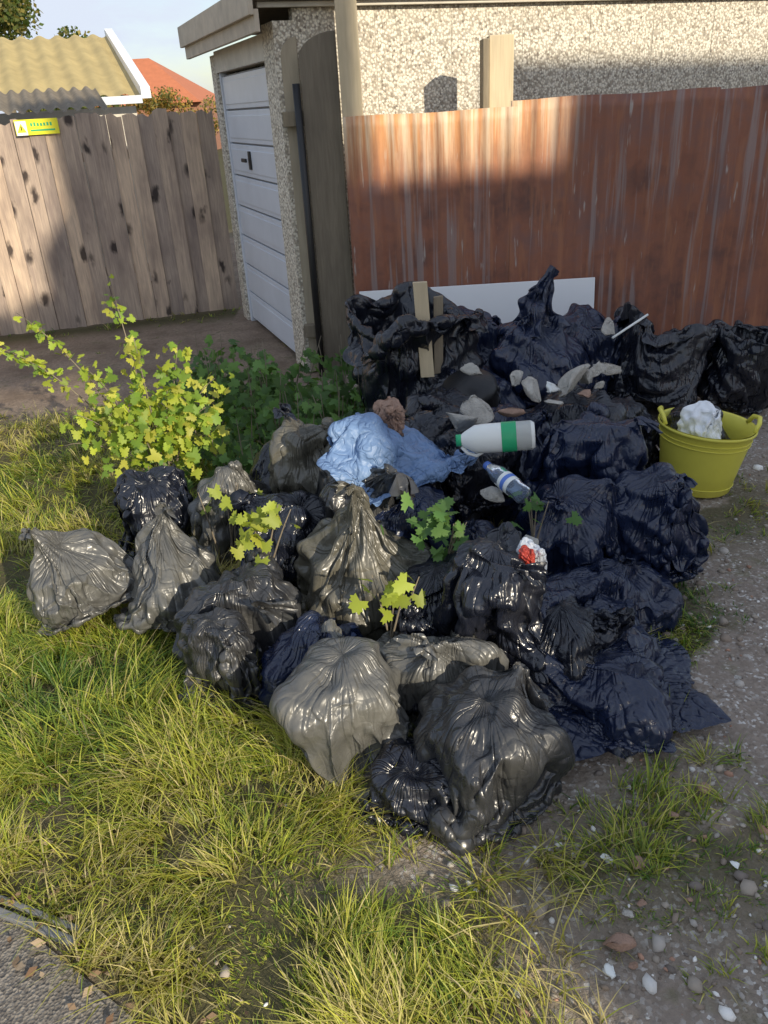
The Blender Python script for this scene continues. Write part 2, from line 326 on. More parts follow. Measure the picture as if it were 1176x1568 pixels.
# ------------------------------------------------------------ metal fence
def corr(name,x0,x1,y,z0,z1,pitch,amp,mat,parent=None,topw=.006,seed=0):
    nx=int((x1-x0)/pitch*14); nz=24
    xs=np.linspace(x0,x1,nx); ph=(xs-x0)/pitch*2*math.pi
    prof=amp*np.tanh(2.2*np.sin(ph)); V=[]
    for j in range(nz+1):
        t=j/nz; zz=z0+(z1+topw*np.sin(xs*9+seed)-z0)*t
        V.append(np.stack([xs,y-prof+.012*np.sin(xs*3+seed+t*2)*t+.006*np.sin(t*9+xs*2),zz],-1))
    V=np.concatenate(V); idx=np.arange(len(V)).reshape(nz+1,nx)
    F=np.stack([idx[:-1,:-1],idx[:-1,1:],idx[1:,1:],idx[1:,:-1]],-1).reshape(-1,4)
    o=npmesh(name,V,F,mat,None,True,parent); s=o.modifiers.new('s','SOLIDIFY'); s.thickness=.003; return o
mf=empty('rusty_corrugated_metal_fence')
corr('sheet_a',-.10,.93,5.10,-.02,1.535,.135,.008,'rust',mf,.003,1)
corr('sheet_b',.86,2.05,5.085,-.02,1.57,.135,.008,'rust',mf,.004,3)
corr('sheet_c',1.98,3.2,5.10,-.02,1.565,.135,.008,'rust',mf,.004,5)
b=MB()
for zz in (.35,1.15): b.box((-.1,5.13,zz),(3.3,0,0),(0,.05,0),(0,0,.08),'greywood',rc())
b.done('rails',mf)
b=MB(); b.box((-.10,5.135,0),(.12,0,0),(0,.10,0),(0,0,2.5),'postwood',(.9,.3,.2)); b.done('timber_fence_post',bevel=.006)
b=MB(); b.box((.75,5.19,0),(.14,0,0),(0,.12,0),(0,0,1.9),'postwood',(.9,.1,.6)); b.box((.712,5.17,0),(.035,0,0),(0,.14,0),(0,0,1.885),'greywood',rc()); b.done('timber_fence_post',bevel=.005)  # grey strip on the left paints the post's shaded side
def rboard(b,x0,x1,y,z1,th,m):
    w=x1-x0; pts=[(x0,y,0),(x1,y,0)]
    for i in range(9):
        a=i/8*math.pi/2; pts.append((x1-w*math.sin(a),y,z1-.13*(1-math.cos(a))))
    b.poly(pts,(0,th,0),m,rc())
b=MB(); rboard(b,-.325,-.11,5.20,1.97,.022,'greywood'); rboard(b,-.44,-.335,5.30,1.96,.022,'postwood')
b.box((-.45,5.235,.25),(.33,0,0),(0,.05,0),(0,0,.08),'greywood',rc()); b.box((-.45,5.235,1.5),(.33,0,0),(0,.05,0),(0,0,.08),'greywood',rc())
b.done('timber_gate',bevel=.003)
b=MB(); b.tube([(-.352,5.19,0),(-.352,5.19,.8),(-.352,5.195,1.72)],.022,'plain_black',12); b.done('black_drainpipe')
b=MB(); b.box((-.07,4.985,0),(1.46,0,0),(0,.012,0),(0,.055,.565),'board'); b.done('white_board',bevel=.002)
# ------------------------------------------------------------ garage
O=Vector((-.46,5.29,0)); ew=Vector((.938,.348,0)).normalized(); ed=Vector((-.348,.938,0)).normalized(); up=Vector((0,0,1))
g=empty('pebbledash_garage')
b=MB(); L=Vector(O)
b.box(L,ew*.12,ed*.26,up*2.04,'pebble'); b.box(L+ed*1.72,ew*.12,ed*.16,up*1.98,'pebble')
b.box(L+ed*.26+up*1.86,ew*.12,ed*1.46,up*.14,'conc')
for i in range(12):
    b.box(L+ew*(.12+.5*i),ew*.494,ed*.07,up*2.1,'pebble'); b.box(L+ew*(.614+.5*i)+ed*.004,ew*.006,ed*.05,up*2.1,'conc')
b.box(L+ew*.12+ed*1.88,ew*6,ed*.07,up*2.0,'pebble')
b.done('walls',g)
b=MB(); nP=8; z0=.04; hP=(1.84-z0)/nP
for i in range(nP):
    z=z0+i*hP; b.box(L+ed*.31+ew*.03+up*z,ed*1.36,ew*.02,up*(hP-.012),'white')
    b.box(L+ed*.31+ew*.046+up*(z+hP-.012),ed*1.36,ew*.01,up*.012,'steel')
    b.box(L+ed*.34+ew*.024+up*(z+.03),ed*1.30,ew*.006,up*(hP-.075),'white')
b.box(L+ed*.262+ew*.02,ed*.046,ew*.05,up*1.858,'white'); b.box(L+ed*1.672+ew*.02,ed*.046,ew*.05,up*1.858,'white')
b.done('up_and_over_door',g,.003)
b=MB(); b.box(L+ed*1.0+ew*.01+up*1.22,ed*.05,ew*.014,up*.12,'plain_black'); b.box(L+ed*1.0-ew*.025+up*1.27,ed*.12,ew*.016,up*.025,'plain_black'); b.done('door_handle',g,.003)
b=MB(); base=L-ew*.16
b.box(base-ed*.12+up*2.06,ed*2.3,ew*.03,up*.14,'fascia'); b.box(base+ew*.032-ed*.1+up*1.98,ed*2.26,ew*.03,up*.11,'fascia')
b.box(base+ew*.035-ed*.1+up*2.13,ed*2.26,ew*6.4,up*.05,'fibre'); b.box(base+ew*.07-ed*.05+up*2.1,ed*.03,ew*6.3,up*.028,'conc')
b.done('roof',g,.004)
# ------------------------------------------------------------ left wooden fence
wf=empty('wooden_board_fence'); A=Vector((-1.2,7.36,0)); dirf=Vector((-.971,-.239,0)); nrm=Vector((.239,-.971,0))
b=MB(); s=0; k=0
while s<8:
    w=random.uniform(.105,.13); h=1.64+random.uniform(-.02,.012)
    o=A+dirf*(s+w)+nrm*(random.uniform(0,.006)+(.012 if k%2 else 0)); c=rc(); x=-dirf*w; j1=random.uniform(0,.03); j2=random.uniform(0,.03)
    pts=[o,o+x,o+x+up*(h-j1),o+x*.7+up*(h-random.choice([0,0,.03])),o+x*.35+up*(h+random.uniform(-.01,.006)),o+up*(h-j2)]
    b.poly(pts,-nrm*.018,'fencewood',c); s+=w+random.uniform(-.004,.006); k+=1
b.done('boards',wf)
b=MB(); b.box(A-nrm*.06+up*.4,dirf*8,nrm*.035,up*.07,'fencewood'); b.box(A-nrm*.06+up*1.3,dirf*8,nrm*.035,up*.07,'fencewood'); b.done('rails',wf)
b=MB(); sgn=A+dirf*1.32+nrm*.035+up*1.52
b.box(sgn-dirf*.12,dirf*.32,nrm*.004,up*.11,'yellow')
b.box(sgn+dirf*.115+nrm*.0045,dirf*.08,nrm*.002,up*.10,'board')
q=sgn+dirf*.155+nrm*.007
b.poly([q+dirf*.034+up*.02,q-dirf*.034+up*.02,q+up*.085],nrm*.001,'yellow'); b.box(q+dirf*.004+up*.035+nrm*.0015,-dirf*.008,nrm*.001,up*.03,'plain_black')
for i in range(7): b.box(sgn+dirf*(.085-i*.024)+nrm*.0045+up*.06,-dirf*.014,nrm*.001,up*random.uniform(.018,.028),'label')
b.box(sgn-dirf*.09+nrm*.0045+up*.025,dirf*.18,nrm*.001,up*.012,'label')
b.done('warning_sign')
# ------------------------------------------------------------ outbuilding and distance
ob_=empty('corrugated_roof_outbuilding'); E=Vector((-2.15,9.0,0))
def corr_roof(name,E,x0,x1,dep,za,zb,mat,parent,pitch=.15,amp=.02):
    nx=int((x1-x0)/pitch*8); xs=np.linspace(x0,x1,nx); V=[]
    for j in range(9):
        t=j/8
        for x_ in xs:
            p=E+ew*x_+ed*(dep*t)+up*(za+(zb-za)*t+amp*math.sin(x_/pitch*6.283)); V.append(p[:])
    idx=np.arange(len(V)).reshape(9,nx); F=np.stack([idx[:-1,:-1],idx[:-1,1:],idx[1:,1:],idx[1:,:-1]],-1).reshape(-1,4)
    return npmesh(name,V,F,mat,None,True,parent)
corr_roof('main_roof',E,-6,0,2.3,1.79,2.48,'yroof',ob_,.2,.02)
b=MB(); b.box(E-ed*.1+up*1.72,ed*.03,-ew*6,up*.07,'white')
b.poly([E+up*1.76-ed*.1,E+ed*2.4+up*2.46,E+ed*2.4+up*2.56,E-ed*.1+up*1.86],ew*.09,'board')
b.poly([E-ew*1.75+up*1.78-ed*.05,E-ew*1.75+up*2.48+ed*2.3,E-ew*1.75+up*2.53+ed*2.3,E-ew*1.75+up*1.83-ed*.05],ew*.22,'board')
b.box(E-ew*6+ed*.1,ew*5.95,ed*4,up*1.7,'conc'); b.done('walls_and_trim',ob_)
corr_roof('lean_to_roof',Vector((-2.16,7.8,0)),-5,0,.95,1.69,1.87,'fibre',ob_,.11,.018)
h=empty('red_roof_house'); b=MB()
b.box((-14.5,40,-1),(7.6,0,0),(0,8,0),(0,0,3.1),'brick')
b.add([(-14.9,39.6,2.05),(-6.9,39.6,2.05),(-6.9,48.4,2.05),(-14.9,48.4,2.05),(-11.5,43,4.0),(-9.6,43,4.0)],[(0,1,5,4),(1,2,5),(2,3,4,5),(3,0,4)],'tile')
b.done('walls_and_hip_roof',h)
def leafcloud(name,centers,radii,n,size,cols,mat='leaf',parent=None):
    cs=np.array(centers); rs=np.array(radii); k=rng.integers(0,len(cs),n)
    d=rng.normal(0,1,(n,3)); d/=np.linalg.norm(d,axis=1)[:,None]; rr=rng.random(n)**.45
    P=cs[k]+d*rr[:,None]*rs[k][:,None]*rng.uniform(.75,1.1,(n,1))
    a=rng.normal(0,1,(n,3)); a/=np.linalg.norm(a,axis=1)[:,None]; bb=np.cross(a,rng.normal(0,1,(n,3))); bb/=np.linalg.norm(bb,axis=1)[:,None]
    s=(size*rng.uniform(.6,1.3,n))[:,None]
    V=np.stack([P-a*s,P+bb*s*.6,P+a*s,P-bb*s*.6],1).reshape(-1,3); F=np.arange(n*4).reshape(-1,4)
    C=np.array(cols)[rng.integers(0,len(cols),n)]*rng.uniform(.6,1.2,(n,1)); return npmesh(name,V,F,mat,np.repeat(C,4,0),False,parent)
t=empty('conifer_tree'); b=MB(); b.tube([(-6.9,18,0),(-6.9,18,2),(-6.85,18,3.9)],[.16,.1,.02],'greywood'); b.done('trunk',t)
cc=[];rr=[]
for i in range(90):
    z=random.uniform(1.2,4.2); r=2.1*(1-((z-1.2)/3.6)**2)*random.uniform(.3,1); a=random.uniform(0,6.28); cc.append((-6.9+r*math.cos(a),18+r*math.sin(a),z)); rr.append(random.uniform(.25,.45))
leafcloud('foliage',cc,rr,22000,.05,[(.13,.16,.04),(.08,.12,.03),(.28,.24,.07)],parent=t)
t=empty('autumn_bush'); cc=[(-9.2+random.uniform(0,3.6),36+random.uniform(-1,1),random.uniform(.6,2.35)) for i in range(40)]; leafcloud('foliage',cc,[.4]*40,5000,.07,[(.5,.3,.08),(.3,.25,.07),(.15,.15,.05)],parent=t)
b=MB(); b.tube([(-7.4,36,-.2),(-7.4,36,1.5)],[.15,.05],'greywood'); b.done('trunk',t)
# ------------------------------------------------------------ unseen house added behind the viewer, outline shaped to cast the shadows
eu=Vector((math.cos(SA),math.sin(SA),0)); ewn=Vector((-math.sin(SA),math.cos(SA),0)); B0=ewn*-10
def UV(u,v): return B0+eu*u+up*v
h=empty('occluder_house'); b=MB(); back=-ewn*4
b.poly([UV(.85,0),UV(1.42,0),UV(1.42,4.75),UV(1.2,4.75),UV(.85,4.4)],-ewn*3.9,'brick')
b.poly([UV(1.43,0),UV(9,0),UV(9,6.7),UV(6.3,7.25),UV(3.95,7.56),UV(3.87,6.66),UV(2.65,6.97),UV(1.5,6.3),UV(1.43,5.6)],back,'brick')
b.poly([UV(1.78,6.4),UV(2.82,6.8),UV(2.82,7.35),UV(2.97,7.4),UV(2.97,9.1),UV(2.02,9.1),UV(2.02,7.9),UV(1.78,7.6)],-ewn*1.2,'brick')  # chimney block invented to shade the board fence
b.done('occluder_walls',h)
b=MB()
for u in (2.2,4.6,6.6):
    for z in (1.0,3.6): b.box(UV(u,z)+ewn*.01,eu*1.1,ewn*.03,up*1.2,'glass'); b.box(UV(u-.06,z-.08)+ewn*.01,eu*1.22,ewn*.06,up*.07,'white'); b.box(UV(u+.52,z)+ewn*.03,eu*.06,ewn*.03,up*1.2,'white')
b.done('occluder_windows',h)
t=empty('occluder_tree'); b=MB(); q=UV(2.4,0)+ewn*1.2  # added tree out of view, its leaf band shades soil and fence foot
b.tube([q,q+up*3,q+up*5-eu*.3,q+up*6.2-eu*.9,q+up*6.3-eu*1.8],[.16,.13,.09,.05,.02],'greywood'); b.done('trunk',t)
cc=[(UV(random.uniform(-1.2,1.7),random.uniform(6.6,7.05)-.48)+ewn*(1.2+random.uniform(-.3,.3)))[:] for i in range(80)]
leafcloud('foliage',cc,[.24]*80,16000,.07,[(.08,.1,.03)],parent=t)
# ------------------------------------------------------------ bag simulations
sims=[]
def body(name,seed,sc3,cz,T):
    bpy.ops.mesh.primitive_ico_sphere_add(subdivisions=4,radius=1); o=bpy.context.object; o.name=name
    for v in o.data.vertices:
        q=v.co.copy(); n=1+noise.noise(q*1.5+Vector((seed*3.3,0,0)))*.40+noise.noise(q*3.3+Vector((seed*3.3,5,0)))*.26
        v.co=T@Vector((q.x*sc3[0]*n,q.y*sc3[1]*n,cz+q.z*sc3[2]*n))
    o.modifiers.new('c','COLLISION'); o.collision.thickness_outer=.006; o.collision.cloth_friction=20; return o
def clothmod(o,shrink,press,pin=None,bend=.004):
    m=o.modifiers.new('Cloth','CLOTH'); s=m.settings; s.quality=5; s.mass=.2; s.tension_stiffness=18; s.compression_stiffness=18; s.shear_stiffness=10; s.bending_stiffness=bend
    if pin: s.vertex_group_mass=pin
    s.shrink_min=shrink; s.air_damping=1.5
    if press: s.use_pressure=True; s.uniform_pressure_force=press
    m.collision_settings.distance_min=.004; m.collision_settings.collision_quality=2
    m.point_cache.frame_start=1; m.point_cache.frame_end=40
def mkbag(name,seed,loc,kind='tied',nu=128,nv=86,shrink=-.2,press=0,Rb=.25,H=.5,tilt=0,bs=(.82,.82,.42),bz=.44):
    fs=[]
    prof={'tied':[(0,0),(.6,0),(.95,.08),(1.05,.3),(1.0,.55),(.78,.78),(.38,.93),(.10,1.0),(.09,1.04),(.26,1.16),(.40,1.32)],
     'peak':[(0,0),(.6,0),(.95,.08),(1.05,.28),(1.0,.48),(.8,.66),(.5,.8),(.26,.95),(.2,1.05),(.14,1.15),(.03,1.27)],
     'open':[(0,0),(.6,0),(.92,.08),(1.0,.3),(1.0,.6),(.98,.85),(1.06,1.0),(1.14,.97),(1.18,.84)]}[kind]
    seg=[0]
    for a,c in zip(prof,prof[1:]): seg.append(seg[-1]+math.hypot((a[0]-c[0])*Rb,(a[1]-c[1])*H))
    T=Matrix.Translation(loc)@Matrix.Translation((0,0,Rb*abs(math.sin(tilt))*.9))@Matrix.Rotation(tilt,4,'X')
    pins=[]; P=[Vector((0,0,.02))]
    for j in range(1,nv+1):
        s=seg[-1]*j/nv; r=np.interp(s,seg,[p[0]*Rb for p in prof]); z=np.interp(s,seg,[p[1]*H for p in prof])
        for i in range(nu):
            a=2*math.pi*i/nu; e=Vector((math.cos(a),math.sin(a),0)); q=e*r+Vector((0,0,z))
            n=noise.noise(q*5+Vector((seed,0,0)))*.04+noise.noise(q*25+Vector((seed,9,0)))*.006; dz=0
            if kind=='tied' and s>seg[7]-.005:
                f=max(0,(s-seg[7])/(seg[-1]-seg[7])); n=r*(.4*math.sin(3*a+seed)+.35*math.sin(7*a+2*seed))*f; dz=.04*f*math.sin(2*a+seed)
                if s<seg[8]+.012: pins.append(len(P))
            if kind=='peak' and s>seg[6]: n=r*(.3*math.sin(4*a+seed)+.25*math.sin(9*a)); q=q+Vector((.10*((z/H-.8)/.47)**2,0,0))
            if kind=='peak' and s>seg[9]: pins.append(len(P))
            if kind=='open' and j>nv*.8: dz=.05*math.sin(2*a+seed)+.03*math.sin(5*a+seed*2); n+=.02*math.sin(7*a)
            if kind=='open' and abs(s-seg[6])<.012 and math.sin(4*a+seed)+.5*math.sin(7*a)>.1: pins.append(len(P))
            P.append(q+e*n+Vector((0,0,dz+.02)))
    for i in range(nu): fs.append((0,1+(i+1)%nu,1+i))
    for j in range(nv-1):
        for i in range(nu): i2=(i+1)%nu; fs.append((1+j*nu+i,1+j*nu+i2,1+(j+1)*nu+i2,1+(j+1)*nu+i))
    P=[T@p for p in P]
    me=bpy.data.meshes.new(name); me.from_pydata(P,[],fs); o=bpy.data.objects.new(name,me); sc.collection.objects.link(o)
    g_=o.vertex_groups.new(name='pin'); g_.add(pins,1,'REPLACE')
    bd=body(name+'_b',seed,(Rb*bs[0],Rb*bs[1],H*bs[2]),H*bz,T)
    clothmod(o,shrink,press,'pin'); sims.append((name,o,bd)); return o
SX=60
mkbag('K1',1,(SX,0,0),H=.48,shrink=-.30,bs=(.76,.72,.38),bz=.40)
mkbag('K2',2,(SX+2,0,0),H=.38,Rb=.26,shrink=-.36,bs=(.80,.68,.38),bz=.40)
mkbag('K3',3,(SX+4,0,0),H=.5,tilt=1.2,shrink=-.32,bs=(.74,.70,.38))
mkbag('K4',4,(SX+6,0,0),H=.42,tilt=.7,Rb=.27,shrink=-.40,press=0,bs=(.68,.7,.36))
mkbag('O1',5,(SX+8,0,0),kind='open',H=.6,shrink=-.2,bs=(.85,.85,.33),bz=.36)
mkbag('F1',6,(SX+10,0,0),H=.34,Rb=.28,tilt=.8,shrink=-.46,press=-2,bs=(.5,.66,.32))
mkbag('K5',8,(SX+12,0,0),H=.52,Rb=.23,tilt=.3,shrink=-.34,bs=(.76,.7,.38),bz=.40)
mkbag('P1',9,(SX+14,0,0),kind='peak',H=.56,Rb=.25,shrink=-.26,bs=(.84,.8,.35),bz=.37)
SS=SX+17; gn=110; V=[];Fc=[]
for j in range(gn):
    for i in range(gn):
        x_=(i/(gn-1)-.5)*.95; y_=(j/(gn-1)-.5)*.95; V.append((SS+x_,y_,.42+.07*noise.noise((x_*4,y_*4,0))+.012*noise.noise((x_*18,y_*18,4))))
for j in range(gn-1):
    for i in range(gn-1): Fc.append((j*gn+i,j*gn+i+1,(j+1)*gn+i+1,(j+1)*gn+i))
me=bpy.data.meshes.new('S1'); me.from_pydata(V,[],Fc); o=bpy.data.objects.new('S1',me); sc.collection.objects.link(o); clothmod(o,-.18,0)
bds=[body('sb%d'%i,20+i,(r*.9,r,r*.9),0,Matrix.Translation((SS+x_,y_,.06))) for i,(x_,y_,r) in enumerate([(-.16,.14,.17),(.2,.16,.13),(.02,-.2,.14)])]
sims.append(('S1',o,bds[0]))
bpy.ops.mesh.primitive_plane_add(size=60,location=(SX+7,0,0)); fl=bpy.context.object; fl.modifiers.new('c','COLLISION')
for f in range(1,25): sc.frame_set(f)
dg=bpy.context.evaluated_depsgraph_get(); ARCH={}
for name,o,bd in sims:
    me=o.evaluated_get(dg).to_mesh(); V=np.zeros(len(me.vertices)*3,np.float32); me.vertices.foreach_get('co',V); V=V.reshape(-1,3)
    lo=V.min(0);hi=V.max(0); V=V-(lo+hi)/2; V/=max(hi[0]-lo[0],hi[1]-lo[1]); ARCH[name]=(V,[tuple(p.vertices) for p in me.polygons])
    o.evaluated_get(dg).to_mesh_clear()
for o in [s[1] for s in sims]+[s[2] for s in sims]+bds[1:]+[fl]:
    bpy.data.objects.remove(o,do_unlink=True)
sc.frame_set(1)
cnt=[0]
def place(arch,loc,w,rz=0,tx=0,ty=0,h=1,mat='black',name='bin_bag',ground=False,wy=1,amp=.05,sub=True,cr=.30,knot=None,kl=1.0):
    V,F=ARCH[arch]; F=list(F); cnt[0]+=1
    Rm=np.array(Euler((tx,ty,0)).to_matrix()); Q=V*np.array([1,wy,h]); Q=Q@Rm.T
    R2=np.array(Matrix.Rotation(rz,3,'Z')); Q=Q@R2.T
    r=np.random.default_rng(cnt[0]); D=np.zeros_like(Q)
    for k in range(5):
        d=r.normal(0,1,3); d/=np.linalg.norm(d); D+=np.outer(np.sin(Q@d*r.uniform(4,9)+r.uniform(0,6)),r.normal(0,1,3))*amp*.5
    Q=Q+D
    me=bpy.data.meshes.new(name+'_tmp'); me.from_pydata(Q.tolist(),[],F)
    N=np.zeros(len(Q)*3,np.float32); me.vertices.foreach_get('normal',N); N=N.reshape(-1,3); bpy.data.meshes.remove(me)
    hh=np.zeros(len(Q))
    for k in range(9):
        d=r.normal(0,1,3); d/=np.linalg.norm(d); f=r.uniform(2.5,7); d2=r.normal(0,1,3)
        ph=Q@d*f+.35*np.sin(Q@d2*3+r.uniform(0,6))+r.uniform(0,1); tri=np.abs(ph%1-.5)
        hh+=tri/f*np.clip(.5+np.sin(Q@r.normal(0,1,3)*4+r.uniform(0,6)),0,1)
    Q=Q+N*(hh-hh.mean())[:,None]*cr
    if knot is not None:
        d=np.array(knot,float); d/=np.linalg.norm(d); a=Q[np.argmax(Q@d-2.0*np.linalg.norm(Q-np.outer(Q@d,d),axis=1)*.35)]
        u=np.cross(d,[0.31,0.2,.93]); u/=np.linalg.norm(u); v2=np.cross(d,u)
        rel=Q-a; ax=rel@d; ra=rel-np.outer(ax,d); rho=np.linalg.norm(ra,axis=1)+1e-6; phi=np.arctan2(ra@v2,ra@u)
        front=1/(1+np.exp(-(ax+.28)/.05)); Rk=.20; wk=np.exp(-(rho/Rk)**2)*front
        p0=r.uniform(0,6,3); pleat=(np.sin(7*phi+p0[0])+.7*np.sin(11*phi+p0[1])+.5*np.sin(17*phi+p0[2]))
        Q=Q+np.outer(.13*np.exp(-rho/(.11))*front,d)-ra*(.45*wk)[:,None]
        Q=Q+np.outer(.011*pleat*np.exp(-(rho/(Rk*1.5))**2)*front*np.clip(rho/.05,0,1),d)
        top=a+d*.085; side=r.normal(0,1,3); side-=side@d*d; side/=np.linalg.norm(side); n0=len(Q); nn=48; ns=12; tv=[]
        for j in range(ns):
            t=j/(ns-1); c_=top+d*(.19*kl*t)+side*(.10*kl*t*t)-np.array([0,0,.14*kl*t*t]); rr_=.022+.11*kl*t**1.2 if t>.15 else .030-.05*t
            for i in range(nn):
                a_=2*math.pi*i/nn; q_=1+t*(.42*math.sin(3*a_+p0[0])+.32*math.sin(7*a_+p0[1])+.2*math.sin(12*a_+p0[2]+3*t))
                tv.append(c_+(u*math.cos(a_)*1.0+v2*math.sin(a_)*.5)*rr_*q_+d*.03*t*math.sin(4*a_+p0[1]))
        Q=np.concatenate([Q,np.array(tv)])
        for j in range(ns-1):
            for i in range(nn): F.append((n0+j*nn+i,n0+j*nn+(i+1)%nn,n0+(j+1)*nn+(i+1)%nn,n0+(j+1)*nn+i))
    Q=Q*w
    zoff=-Q[:,2].min()-.012 if ground else loc[2]
    me=bpy.data.meshes.new(name); me.from_pydata(Q.tolist(),[],F)
    me.polygons.foreach_set('use_smooth',[True]*len(F)); me.materials.append(M[mat])
    o=bpy.data.objects.new(name,me); sc.collection.objects.link(o); o.location=(loc[0],loc[1],zoff)
    if sub: s=o.modifiers.new('s','SUBSURF'); s.levels=0; s.render_levels=1
    return o
G=True
for i,(x_,y_,z_,w_) in enumerate([(.1,2.95,.16,.62),(.5,3.2,.16,.62),(.85,3.35,.17,.62),(.3,2.4,.14,.52),(.15,2.1,.12,.46),(-.2,1.98,.10,.42),(.5,1.95,.1,.44),(.78,2.25,.10,.46),(-.3,2.55,.14,.48),(.55,3.9,.2,.55),(1.15,3.5,.13,.45),(.85,4.1,.15,.55),(.3,3.4,.2,.5),(.66,1.75,.03,.32),(.35,2.9,.3,.42),(-.45,2.45,.1,.42),(-.25,2.95,.16,.45),(.1,2.45,.28,.4),(.05,1.85,.08,.36),(.95,3.05,.14,.5)]):
    place(['F1','K4','K3','K2'][i%4],(x_,y_,z_),w_,i*1.3,0,0,1,['black','navy'][i%2],sub=False)
place('K2',(-1.10,2.40,0),.42,.6,-.1,-.3,1.15,'grey',ground=G,knot=(-.35,-.2,.9),kl=.65)
place('K1',(-.76,2.42,0),.38,2,.1,.15,.95,'grey',ground=G,knot=(.15,-.1,1),kl=.6)
place('K3',(-.47,2.14,0),.40,2.9,0,0,1,'mid',ground=G,knot=(.35,-.7,.6),kl=1.0)
place('F1',(-.52,1.95,0),.28,.5,0,0,1,'mid',ground=G)
place('K5',(-.61,2.87,0),.36,1,0,0,.95,'grey',ground=G)
place('F1',(-.92,2.9,0),.34,2.2,0,0,1,'black',ground=G)
place('K5',(-.38,3.08,0),.42,.3,0,.1,.95,'black',ground=G,knot=(-.3,-.2,1))
place('F1',(-.27,2.85,.35),.38,1.2,0,0,1,'olive')
place('K1',(-.10,2.24,0),.54,3.6,-.2,.1,.82,'olive',ground=G,knot=(-.25,-.35,1),kl=.4)
place('K4',(-.05,2.58,.37),.48,.2,0,0,.8,'mid',knot=(.6,-.7,.3),kl=.7)
place('K3',(-.13,1.69,0),.41,3.3,0,.15,.95,'grey',ground=G,wy=1.15)
place('K2',(.13,1.79,.20),.40,0,.6,0,1,'grey',knot=(-.3,-.6,.8),kl=.8)
place('K4',(.22,1.53,0),.46,2.4,.1,0,.72,'mid',ground=G)
place('F1',(.03,1.47,0),.32,.9,0,0,.45,'black',ground=G)
place('F1',(.31,1.97,.30),.42,2.6,0,0,.9,'black',knot=(.2,-.6,.8),kl=.7)
place('S1',(.60,1.86,.12),.70,.3,.0,0,.85,'navy',name='torn_bin_bag',amp=.02,cr=.1)
place('S1',(.52,2.2,.20),.62,2.0,0,.1,1,'navy',name='torn_bin_bag')
place('F1',(.95,2.5,0),.40,.1,0,0,.85,'navy',ground=G,knot=(.2,-.4,1),kl=.6)
place('F1',(.82,2.85,.34),.50,2.6,0,0,.8,'navy',knot=(.5,-.5,.8),kl=.6)
place('K4',(.62,2.52,.20),.46,1.7,0,0,.8,'navy',knot=(-.2,-.6,.9),kl=.6)
place('O1',(.18,3.95,0),.68,.5,0,0,.90,'black',ground=G)
place('P1',(.82,4.02,.50),.58,.3,0,.05,.88,'navy')
place('O1',(1.48,4.12,0),.54,1.5,.2,.3,.85,'black',ground=G)
place('O1',(1.93,4.1,0),.48,2.6,0,-.2,.8,'black',ground=G)
place('F1',(1.15,4.3,.28),.5,1,0,0,1,'navy')
place('F1',(.50,4.4,.28),.55,1,0,0,1,'navy')
place('K4',(.42,3.55,.22),.42,2.2,0,0,1,'black')
place('S1',(.08,2.66,.50),.76,.9,.15,0,.45,'cloth',name='blue_cloth',wy=.62)
# ------------------------------------------------------------ small props
def lathe(b,T,prof,m,n=24):
    vs=[];fs=[]
    for r,z in prof:
        for k in range(n): a=2*math.pi*k/n; vs.append(T@Vector((r*math.cos(a),r*math.sin(a),z)))
    for i in range(len(prof)-1):
        for k in range(n): fs.append((i*n+k,i*n+(k+1)%n,(i+1)*n+(k+1)%n,(i+1)*n+k))
    b.add(vs,fs,m,None,True)
b=MB(); T=Matrix.Translation((.27,2.58,.545))@Matrix.Rotation(math.radians(-8),4,'Z')@Matrix.Rotation(math.radians(86),4,'Y')@Matrix.Scale(.8,4,(0,1,0))
lathe(b,T,[(0,.262),(.044,.262),(.052,.25),(.052,.17)],'hdpe'); lathe(b,T,[(.0535,.15),(.0535,.20)],'label'); lathe(b,T,[(.052,.25),(.052,.10),(.05,.06),(.03,.025),(.019,.012),(.019,0),(0,0)],'hdpe')
b.tube([T@Vector((.045,0,.09)),T@Vector((.062,0,.06)),T@Vector((.05,0,.03)),T@Vector((.025,0,.012))],.007,'hdpe',8)
lathe(b,T,[(.021,.012),(.021,-.006),(0,-.006)],'label'); b.done('milk_bottle')
b=MB(); T=Matrix.Translation((.36,2.50,.48))@Matrix.Rotation(math.radians(-62),4,'Z')@Matrix.Rotation(math.radians(100),4,'Y')
lathe(b,T,[(0,.21),(.026,.21),(.032,.2),(.030,.17),(.032,.16),(.032,.07),(.03,.06),(.02,.025),(.013,.012),(.013,.0)],'clear'); lathe(b,T,[(.0328,.10),(.0328,.15)],'hdpe'); lathe(b,T,[(.0333,.115),(.0333,.132)],'blabel'); lathe(b,T,[(.015,.014),(.015,-.004),(0,-.004)],'blabel'); b.done('water_bottle')
b=MB(); n=48; TC=Vector((1.38,3.2,0)); T=Matrix.Translation(TC)@Matrix.Rotation(math.radians(5),4,'Y')
lathe(b,T,[(.0,.012),(.14,.012),(.15,.02),(.165,.12),(.185,.24),(.195,.30),(.203,.305),(.203,.292),(.197,.288)],'tub',n); lathe(b,T,[(.195,.305),(.188,.30),(.178,.24),(.158,.12),(.14,.03),(0,.03)],'tub',n)
for z_,r_ in ((.05,.1565),(.24,.188),(.26,.190)): b.tube([T@Vector((r_*math.cos(a),r_*math.sin(a),z_)) for a in np.linspace(0,6.283,49)],.0022,'tub',6,cap=False)
